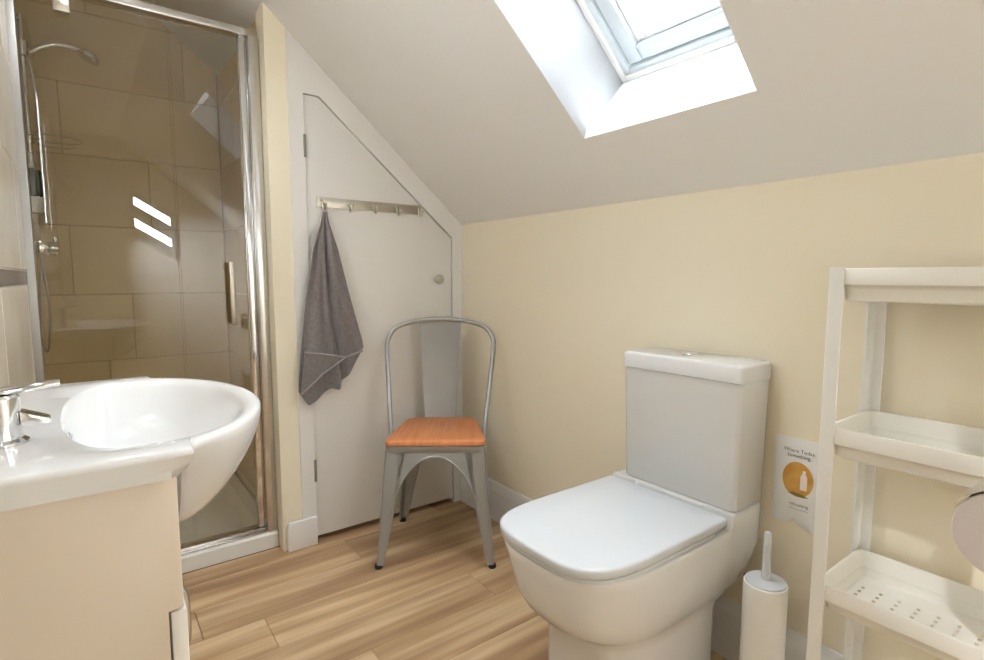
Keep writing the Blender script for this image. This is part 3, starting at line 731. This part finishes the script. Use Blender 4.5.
text('Something,', 1.478, 0.606, 0.0125, body, M_INK)
text('refreshing', 1.482, 0.487, 0.011, body, M_INK)
text('~~~~~~~~', 1.482, 0.476, 0.010, body, M_INK)
localize(pk)

# ------------------------------------------------------------------ coat rack
cr = empty('coat_rack', (0.0, -0.43, 1.32)); tag(cr, 'metal hook rail with five hooks on the white cupboard door', 'coat rack')
box('rail_plate', (-0.0025, -0.650, 1.302), (0.0015, -0.208, 1.340), M_STEEL, cr, 0.001)
for i, y in enumerate((-0.632, -0.528, -0.425, -0.323, -0.222)):
    bm = bmesh.new()
    add_tube(bm, smooth_path([(0.002, y, 1.327), (0.010, y, 1.322), (0.011, y, 1.308), (0.016, y, 1.297), (0.028, y, 1.293), (0.038, y, 1.300), (0.041, y, 1.310)], 4), 0.0042, 8)
    add_lathe(bm, [(0.0, -0.006), (0.006, -0.004), (0.0065, 0.0), (0.006, 0.004), (0.0, 0.006)], (0.041, y, 1.311), 12)
    fin('hook', bm, M_STEEL, cr, 60)
localize(cr)

# ------------------------------------------------------------------ towel
tw = empty('hand_towel', (0.02, -0.63, 1.28)); tag(tw, 'grey terry towel hanging from the hook rail', 'towel')
def interp(tab, t):
    for (t0, v0), (t1, v1) in zip(tab[:-1], tab[1:]):
        if t <= t1: 
            f = (t - t0) / (t1 - t0); return v0 + (v1 - v0) * f
    return tab[-1][1]
LEFT = [(0.0, -0.644), (0.06, -0.652), (0.2, -0.684), (0.45, -0.716), (0.7, -0.738), (0.9, -0.752), (1.0, -0.754)]
RIGHT = [(0.0, -0.624), (0.06, -0.617), (0.2, -0.585), (0.45, -0.545), (0.7, -0.50), (0.9, -0.475), (1.0, -0.47)]
# one cloth gathered at the hook: bottom edge varies across the width
def bot(u): return interp([(0, 0.615), (0.12, 0.560), (0.30, 0.590), (0.46, 0.612), (0.55, 0.605), (0.75, 0.68), (1.0, 0.765)], u)
def zig(u, k): return math.sin(u * math.pi * k)
def towel_pt(u, v, back=0.0):
    z = 1.282 - (1.282 - bot(u)) * v
    t = (1.282 - z) / 0.70
    yl, yr = interp(LEFT, t), interp(RIGHT, t)
    y = yl + (yr - yl) * u
    amp = 0.006 + 0.020 * min(1, t * 1.6)
    x = 0.036 + amp * (0.55 * math.sin(u * 9.2 + 0.6) + 0.35 * math.sin(u * 17.0 + 1.5 + 2.2 * t)) + 0.018 * math.exp(-((u - 0.46 - 0.05 * t) / 0.10) ** 2) * min(1, t * 3)
    x -= 0.036 * math.exp(-((u - 0.50 - 0.14 * t) / 0.05) ** 2) * min(1, 0.25 + t * 3)
    return Vector((max(x, 0.012) - back, y, z))
NU, NV = 56, 44
bm = bmesh.new()
A = [[bm.verts.new(towel_pt(i / NU, j / NV)) for j in range(NV + 1)] for i in range(NU + 1)]
B = [[bm.verts.new(towel_pt(i / NU, j / NV, 0.0055)) for j in range(NV + 1)] for i in range(NU + 1)]
for i in range(NU):
    for j in range(NV):
        bm.faces.new((A[i][j], A[i + 1][j], A[i + 1][j + 1], A[i][j + 1])); bm.faces.new((B[i][j], B[i][j + 1], B[i + 1][j + 1], B[i + 1][j]))
for i in range(NU):
    bm.faces.new((A[i][0], B[i][0], B[i + 1][0], A[i + 1][0])); bm.faces.new((A[i][NV], A[i + 1][NV], B[i + 1][NV], B[i][NV]))
for j in range(NV):
    bm.faces.new((A[0][j], A[0][j + 1], B[0][j + 1], B[0][j])); bm.faces.new((A[NU][j], B[NU][j], B[NU][j + 1], A[NU][j + 1]))
fin('cloth', bm, M_TOWEL, tw, 70)
# front fold: a corner of the cloth turned over, with its hems
def sheet(name, corners, nx, ny, th, m, parent, wave=0.003):
    """bilinear sheet with thickness; corners a b c d"""
    a, b, c, d = [Vector(q) for q in corners]
    bm = bmesh.new()
    def pt(u, v, k):
        p = (a * (1 - u) + b * u) * (1 - v) + (d * (1 - u) + c * u) * v
        p.x += wave * math.sin(u * 5 + v * 3) - k * th; return p
    G0 = [[bm.verts.new(pt(i / nx, j / ny, 0)) for j in range(ny + 1)] for i in range(nx + 1)]
    G1 = [[bm.verts.new(pt(i / nx, j / ny, 1)) for j in range(ny + 1)] for i in range(nx + 1)]
    for i in range(nx):
        for j in range(ny):
            bm.faces.new((G0[i][j], G0[i + 1][j], G0[i + 1][j + 1], G0[i][j + 1])); bm.faces.new((G1[i][j], G1[i][j + 1], G1[i + 1][j + 1], G1[i + 1][j]))
    for i in range(nx):
        bm.faces.new((G0[i][0], G1[i][0], G1[i + 1][0], G0[i + 1][0])); bm.faces.new((G0[i][ny], G0[i + 1][ny], G1[i + 1][ny], G1[i][ny]))
    for j in range(ny):
        bm.faces.new((G0[0][j], G0[0][j + 1], G1[0][j + 1], G1[0][j])); bm.faces.new((G0[nx][j], G1[nx][j], G1[nx][j + 1], G0[nx][j + 1]))
    return fin(name, bm, m, parent, 60)
sheet('front_flap', [(0.068, -0.735, 0.765), (0.078, -0.585, 0.735), (0.070, -0.60, 0.742), (0.066, -0.752, 0.610)], 10, 10, 0.005, M_TOWEL, tw, 0.002)
tube('hem', [(0.070, -0.737, 0.766), (0.074, -0.66, 0.752), (0.079, -0.585, 0.736)], 0.0036, M_HEM, tw, 8)
tube('hem', [(0.069, -0.752, 0.611), (0.076, -0.67, 0.682), (0.079, -0.588, 0.734)], 0.0036, M_HEM, tw, 8)
tube('hem', [(0.079, -0.585, 0.736), (0.064, -0.545, 0.742), (0.052, -0.505, 0.750)], 0.0036, M_HEM, tw, 8)
tube('hanging_loop', smooth_path([(0.035, -0.640, 1.276), (0.029, -0.637, 1.295), (0.0285, -0.632, 1.2995), (0.029, -0.627, 1.295), (0.035, -0.624, 1.276)], 5), 0.0022, M_HEM, tw, 8)
localize(tw)

# ------------------------------------------------------------------ chair
CC = Vector((0.290, -0.303, 0)); CRZ = math.atan2(-0.588, 0.809)   # local +x faces forward, +y to the sitter's left / picture right
ch = empty('metal_chair', CC); ch.rotation_euler = (0, 0, CRZ)
tag(ch, 'grey metal chair with an orange wooden seat by the cupboard door', 'chair')
# local frame: x forward, y right in picture
SF, SB, SWF, SWB, SZ = 0.165, -0.165, 0.184, 0.140, 0.435
FFX, FBX, FWF, FWB = 0.198, -0.194, 0.212, 0.182
def seat_ring(g, z):
    pts = []
    cs = [(SF - g, SWF - g), (SB + g, SWB - g), (SB + g, -SWB + g), (SF - g, -SWF + g)]
    for i, c in enumerate(cs):
        p, q, n = Vector(cs[i - 1]), Vector(c), Vector(cs[(i + 1) % 4])
        r = 0.035 if i in (0, 3) else 0.05
        a = q + (p - q).normalized() * r; b = q + (n - q).normalized() * r
        for k in range(7):
            t = k / 6; pts.append(tuple(a * (1 - t) ** 2 + q * 2 * t * (1 - t) + b * t * t) + (z,))
    return pts
bm = bmesh.new(); add_loft(bm, [seat_ring(0.004, 0.4385), seat_ring(0.0, 0.441), seat_ring(0.0, 0.455), seat_ring(0.005, 0.460)], True, True, True)
st = fin('seat', bm, M_WOODSEAT, ch, 50); st['label'] = 'orange stained wooden seat board'
bm = bmesh.new(); add_loft(bm, [seat_ring(0.003, 0.415), seat_ring(0.0, 0.418), seat_ring(0.0, 0.4375), seat_ring(0.004, 0.4383)], True, True, True)
fin('seat_pan', bm, M_GREYM, ch, 50)
top = {(1, 1): Vector((SF - 0.004, SWF - 0.004, 0.42)), (1, -1): Vector((SF - 0.004, -SWF + 0.004, 0.42)), (-1, 1): Vector((SB + 0.008, SWB - 0.006, 0.42)), (-1, -1): Vector((SB + 0.008, -SWB + 0.006, 0.42))}
bot_ = {(1, 1): Vector((FFX, FWF, 0.012)), (1, -1): Vector((FFX, -FWF, 0.012)), (-1, 1): Vector((FBX, FWB, 0.012)), (-1, -1): Vector((FBX, -FWB, 0.012))}
ZS = 0.245    # arch springing height
def corner(k, z):
    a, b = bot_[k], top[k]; t = (z - a.z) / (b.z - a.z); return a + (b - a) * t
def flange(z):
    t = (z - 0.012) / (0.42 - 0.012); return 0.026 + 0.048 * t
def archz(f, zt):
    return ZS + (zt - ZS) * math.sqrt(max(0, 1 - f * f))
sides = [((1, -1), (1, 1), 'f'), ((1, 1), (-1, 1), 's'), ((-1, 1), (-1, -1), 'b'), ((-1, -1), (1, -1), 's')]
# legs: folded sheet with two flanges (rounded fold), tapering to the foot
for k in top:
    nbx = [s for s in sides if k in (s[0], s[1])]
    dirs = []
    for s in nbx:
        other = s[1] if s[0] == k else s[0]; dirs.append(other)
    bm = bmesh.new(); rings = []
    for z in [0.012 + (0.42 - 0.012) * i / 14 for i in range(15)]:
        c = corner(k, z); fl_ = flange(z)
        d1 = (corner(dirs[0], z) - c).normalized(); d2 = (corner(dirs[1], z) - c).normalized()
        r = min(0.012, fl_ * 0.45)
        outer = [c + d1 * fl_, c + d1 * (fl_ * 0.6 + r * 0.4)] + [(c + d1 * r) * (1 - t) ** 2 + c * 2 * t * (1 - t) + (c + d2 * r) * t * t for t in (0, .25, .5, .75, 1)] + [c + d2 * (fl_ * 0.6 + r * 0.4), c + d2 * fl_]
        inn = (d1 + d2).normalized() * 0.0028
        rings.append(outer + [p + inn for p in outer[::-1]])
    add_loft(bm, rings, True, True, True)
    lg = fin('leg', bm, M_GREYM, ch, 50)
    c = corner(k, 0.012); inn = -Vector((k[0], k[1], 0)) * 0.008
    lathe('foot', [(0.0, 0.0), (0.013, 0.0), (0.0145, 0.003), (0.0135, 0.0122), (0.0, 0.0122)], (c.x + inn.x, c.y + inn.y, 0), M_FOOT, lg, 16)
# aprons: sheet between two legs with an arched lower edge and a rolled rim
for a, b, kd in sides:
    bm = bmesh.new(); zt = {'f': 0.402, 's': 0.398, 'b': 0.39}[kd]
    NA = 28; oc = []; rim = []
    def sidep(s, z):
        p, q = corner(a, z), corner(b, z); return p + (q - p) * s
    n_in = None
    pr = corner(a, .4) * 0.5 + corner(b, .4) * 0.5
    nrm = Vector((-pr.x, -pr.y, 0)).normalized() * 0.0024
    R0, R1 = [], []
    for i in range(NA + 1):
        f = -1 + 2 * i / NA
        f = math.sin(f * math.pi / 2)
        z = archz(f, zt)
        p, q = corner(a, z), corner(b, z); L_ = (q - p).length; fr = (flange(z) - 0.002) / L_
        s = fr + (1 - 2 * fr) * (f + 1) / 2
        low = sidep(s, z); hi = sidep(s, 0.4195)
        R0.append((low, hi)); rim.append(low)
    v0 = [(bm.verts.new(l), bm.verts.new(h), bm.verts.new(l + nrm), bm.verts.new(h + nrm)) for l, h in R0]
    for m_, n2 in zip(v0[:-1], v0[1:]):
        bm.faces.new((m_[0], n2[0], n2[1], m_[1])); bm.faces.new((m_[2], m_[3], n2[3], n2[2])); bm.faces.new((m_[1], n2[1], n2[3], m_[3])); bm.faces.new((m_[0], m_[2], n2[2], n2[0]))
    bm.faces.new((v0[0][0], v0[0][1], v0[0][3], v0[0][2])); bm.faces.new((v0[-1][0], v0[-1][2], v0[-1][3], v0[-1][1]))
    fin('apron', bm, M_GREYM, ch, 50)
    tail0 = [corner(a, z) + (corner(b, z) - corner(a, z)).normalized() * (flange(z) - 0.001) for z in (0.03, 0.10, 0.18, 0.24)]
    tail1 = [corner(b, z) + (corner(a, z) - corner(b, z)).normalized() * (flange(z) - 0.001) for z in (0.24, 0.18, 0.10, 0.03)]
    tube('arch_rim', tail0 + rim + tail1, 0.0034, M_GREYM, ch, 6)
# back hoop
hoop = [(0.02, -0.166, 0.425), (0.0, -0.174, 0.50), (-0.06, -0.184, 0.62), (-0.130, -0.196, 0.745), (-0.153, -0.192, 0.795), (-0.168, -0.165, 0.834), (-0.176, -0.115, 0.855), (-0.180, -0.05, 0.866), (-0.181, 0.0, 0.868)]
hoop = hoop + [(x, -y, z) for x, y, z in hoop[-2::-1]]
hoop = [(x, y * (1.05 + 0.05 * min(1, max(0, (z - 0.45) / 0.3))) - 0.002, z) for x, y, z in hoop]
tube('back_hoop', smooth_path(hoop, 5), 0.0095, M_GREYM, ch, 12)
bm = bmesh.new(); rings = []
for i in range(15):
    t = i / 14; z = 0.452 + (0.862 - 0.452) * t; x = -0.155 - 0.028 * t - 0.012 * math.sin(math.pi * t)
    hw = 0.064 + 0.022 * t
    sec = []
    for s in (-1, -0.75, -0.4, 0, 0.4, 0.75, 1): sec.append((x - 0.010 * (1 - s * s), hw * s - 0.006, z))
    for s in (1, 0.75, 0.4, 0, -0.4, -0.75, -1): sec.append((x - 0.010 * (1 - s * s) - 0.0025, hw * s - 0.006, z))
    rings.append(sec)
add_loft(bm, rings, True, True, True)
fin('back_splat', bm, M_GREYM, ch, 50)

# ------------------------------------------------------------------ shelf unit
HX0, HX1, HY0, HY1 = 1.614, 1.98, -0.255, -0.026
su = empty('shelf_unit', ((HX0 + HX1) / 2, (HY0 + HY1) / 2, 0)); tag(su, 'white plastic four-tier shelf unit standing by the cream wall', 'shelf unit')
PWD = 0.026; PT = 0.004
for sx in (0, 1):
    for sy in (0, 1):
        x = HX1 if sx else HX0; y = HY1 if sy else HY0; dx = -1 if sx else 1; dy = -1 if sy else 1
        px, py = PWD * dx, (PWD + 0.008) * dy; tx, ty = PT * dx, PT * dy
        c = 0.006
        pts = [(x + px, y), (x + px, y + ty), (x + tx * 2, y + ty), (x + tx, y + ty * 2), (x + tx, y + py), (x, y + py), (x, y + c * dy), (x + c * 0.3 * dx, y + c * 0.3 * dy), (x + c * dx, y)]
        prism('post', pts, 2, 0.0, 1.058, M_PLAST, su, 0, 30)
def tray_part(zt, depth, holes):
    x0, x1, y0, y1 = HX0 + 0.0045, HX1 - 0.0045, HY0 + 0.0045, HY1 - 0.0045
    bm = bmesh.new()
    rr = lambda g, z, r=0.012: [(x, y, z) for x, y in rrect(x0 + g, x1 - g, y0 + g, y1 - g, r, 4)]
    zl = zt - 0.030
    zf = zt - depth
    # outside up, over the rim, inside down
    rings = [rr(0.020, zf - 0.003, 0.01), rr(0.016, zf), rr(0.013, zl), rr(0.0, zl), rr(0.0, zt - 0.003), rr(0.002, zt), rr(0.006, zt), rr(0.008, zt - 0.003), rr(0.013, zl - 0.004), rr(0.018, zf + 0.002), rr(0.022, zf, 0.01)]
    add_loft(bm, rings, True)
    t = fin('tray', bm, M_PLAST2, su, 40)
    # perforated floor
    fx0, fx1, fy0, fy1 = x0 + 0.0215, x1 - 0.0215, y0 + 0.0215, y1 - 0.0215
    bm = bmesh.new()
    if holes:
        gx = [fx0]; nxh = 10; px = (fx1 - fx0) / nxh
        for i in range(nxh): gx += [fx0 + px * (i + 0.40), fx0 + px * (i + 0.60)]
        gx.append(fx1)
        gy = [fy0]; nyh = 9; py = (fy1 - fy0) / nyh
        for i in range(nyh): gy += [fy0 + py * (i + 0.28), fy0 + py * (i + 0.72)]
        gy.append(fy1)
        V = [[bm.verts.new((x, y, zf - 0.0015)) for y in gy] for x in gx]
        for i in range(len(gx) - 1):
            for j in range(len(gy) - 1):
                r_ = (j - 1) // 2
                if i % 2 == 1 and j % 2 == 1 and r_ in (2, 3, 4, 5, 6): continue
                bm.faces.new((V[i][j], V[i + 1][j], V[i + 1][j + 1], V[i][j + 1]))
        e = bmesh.ops.extrude_face_region(bm, geom=list(bm.faces))
        for v in e['geom']:
            if isinstance(v, bmesh.types.BMVert): v.co.z += 0.0022
    else:
        add_box(bm, (fx0, fy0, zf - 0.0015), (fx1, fy1, zf + 0.0007))
    fin('tray_floor', bm, M_PLAST2, t)
for zt, hl, dp in ((1.056, False, 0.058), (0.757, True, 0.056), (0.447, True, 0.052), (0.140, True, 0.056)):
    tray_part(zt, dp, hl)
localize(su)

# ------------------------------------------------------------------ toilet roll on a stand
RLX, RLY, RLZ = 1.922, -0.43, 0.722
rs = empty('roll_stand', (2.06, -0.36, 0)); tag(rs, 'metal stand holding the toilet roll beside the shelf unit', 'roll holder')
lathe('base', [(0.0, 0.0), (0.085, 0.0), (0.088, 0.004), (0.084, 0.010), (0.02, 0.013), (0.012, 0.02)], (2.06, -0.36, 0), M_ALU, rs, 36)
tube('pole', [(2.06, -0.36, 0.015), (2.06, -0.36, 0.85)], 0.009, M_ALU, rs, 14)
tube('arm', smooth_path([(2.06, -0.36, 0.765), (2.0, -0.36, 0.768), (1.945, -0.36, 0.765), (RLX, -0.36, 0.752), (RLX, -0.362, 0.73), (RLX, -0.375, RLZ), (RLX, -0.43, RLZ), (RLX, -0.492, RLZ)], 5), 0.0055, M_ALU, rs, 12)
bm = bmesh.new(); sec = []
for y in (RLY - 0.052, RLY + 0.052):
    o_ = [(RLX + 0.0605 * math.cos(t), y, RLZ + 0.0605 * math.sin(t)) for t in [R(25 + 128 * k / 20) for k in range(21)]]
    i_ = [(RLX + 0.0590 * math.cos(t), y, RLZ + 0.0590 * math.sin(t)) for t in [R(25 + 128 * k / 20) for k in range(21)]]
    sec.append(o_ + i_[::-1])
add_loft(bm, sec, True, True, True)
fin('cover_flap', bm, M_ALU, rs, 50)
localize(rs)
ro = empty('toilet_roll', (RLX, RLY, RLZ)); tag(ro, 'white toilet roll at the right edge in front of the shelf unit', 'toilet roll')
lathe('paper', [(0.0215, 0.050), (0.0545, 0.050), (0.056, 0.0485), (0.056, -0.0485), (0.0545, -0.050), (0.0215, -0.050), (0.0215, 0.050)], (RLX, RLY, RLZ), M_TISSUE, ro, 40, ax=1)
lathe('core', [(0.0205, 0.0495), (0.0213, 0.0495), (0.0213, -0.0495), (0.0205, -0.0495), (0.0205, 0.0495)], (RLX, RLY, RLZ), M_CARD, ro, 32, ax=1)
localize(ro)

# ------------------------------------------------------------------ added ceiling downlight, out of view (flat part of the ceiling)
M_BULB = emis('added_lamp_diffuser', (0.9, 0.96, 1.0, 1), 3)  # glow of the added downlight and mirror strips
for x, y, pw_, lb in ((0.30, -1.27, 2.6, 'added unseen ceiling downlight just outside the shower door'),):
    dl = empty('added_downlight', (x, y, FLATZ)); tag(dl, lb, 'added ceiling light')
    lathe('bezel', [(0.036, -0.002), (0.037, -0.036), (0.047, -0.036), (0.049, -0.032), (0.049, -0.0005)], (x, y, FLATZ), M_GLOSSW, dl, 28)
    lathe('diffuser', [(0.0, -0.0012), (0.035, -0.0012), (0.035, -0.0030), (0.0, -0.0030)], (x, y, FLATZ), M_BULB, dl, 28)
    localize(dl)
    ld = bpy.data.lights.new('added_downlight_lamp', 'AREA'); ld.shape = 'DISK'; ld.size = 0.066; ld.energy = pw_ * ADDED_LAMP_POWER; ld.color = (0.90, 0.93, 1.0); ld.spread = R(124)
    lo = bpy.data.objects.new('added_downlight_lamp', ld); COL.objects.link(lo); lo.location = (x, y, FLATZ - 0.0045)

# ------------------------------------------------------------------ added fill spotlight behind the camera, turned to the opposite wall
for x, lb in ((2.90, 'added unseen spotlight behind the camera bouncing fill light off the opposite wall'),):
    sl_ = empty('added_spotlight', (x, YL, 1.70)); tag(sl_, lb, 'added wall light')
    lathe('base_plate', [(0.045, YL + 0.0005), (0.045, YL + 0.012), (0.040, YL + 0.016), (0.0, YL + 0.016)], (x, 0, 1.70), M_GLOSSW, sl_, 28, ax=1)
    tube('arm', [(x, YL + 0.016, 1.70), (x, YL + 0.05, 1.70), (x, YL + 0.06, 1.72)], 0.007, M_GLOSSW, sl_)
    dv = Vector((0.02, 0.80, -0.58)).normalized(); c0 = Vector((x, YL + 0.065, 1.73))
    q_ = dv.to_track_quat('Z', 'Y')
    hd_ = lathe('lamp_head', [(0.0, -0.05), (0.028, -0.048), (0.036, -0.03), (0.040, 0.045), (0.037, 0.045), (0.034, 0.01), (0.0, 0.008)], (0, 0, 0), M_GLOSSW, sl_, 28)
    hd_.rotation_mode = 'QUATERNION'; hd_.rotation_quaternion = q_; hd_.location = c0 + dv * 0.03
    localize(sl_)
    ld = bpy.data.lights.new('fill_spot_lamp', 'AREA'); ld.shape = 'DISK'; ld.size = 0.06; ld.energy = FILL_SPOT_POWER; ld.color = (0.86, 0.90, 1.0); ld.spread = R(76)
    lo = bpy.data.objects.new('fill_spot_lamp', ld); COL.objects.link(lo); lo.location = c0 + dv * 0.06
    lo.rotation_mode = 'QUATERNION'; lo.rotation_quaternion = (-dv).to_track_quat('Z', 'Y')

# ------------------------------------------------------------------ added lit mirror, unseen fill light above the basin (left of the frame)
mi_ = empty('added_fill_mirror', (0.96, YL, 1.5)); tag(mi_, 'added lit mirror above the washbasin, out of view, as fill light', 'mirror')
box('mirror_body', (0.70, YL + 0.0005, 1.26), (1.22, YL + 0.022, 1.80), M_ALU, mi_, 0.003)
box('mirror_glass', (0.745, YL + 0.0222, 1.265), (1.175, YL + 0.0245, 1.795), M_CHROME, mi_)
for xa_ in (0.703, 1.177):
    box('fill_light_strip', (xa_, YL + 0.0222, 1.27), (xa_ + 0.04, YL + 0.0240, 1.79), M_BULB, mi_)
    ld = bpy.data.lights.new('mirror_fill_lamp', 'AREA'); ld.shape = 'RECTANGLE'; ld.size = 0.04; ld.size_y = 0.52; ld.energy = FILL_MIRROR_POWER; ld.color = (0.90, 0.93, 1.0); ld.spread = R(118)
    lo = bpy.data.objects.new('mirror_fill_lamp', ld); COL.objects.link(lo); lo.location = (xa_ + 0.02, YL + 0.0255, 1.53); lo.rotation_euler = (R(90), 0, R(180))
localize(mi_)
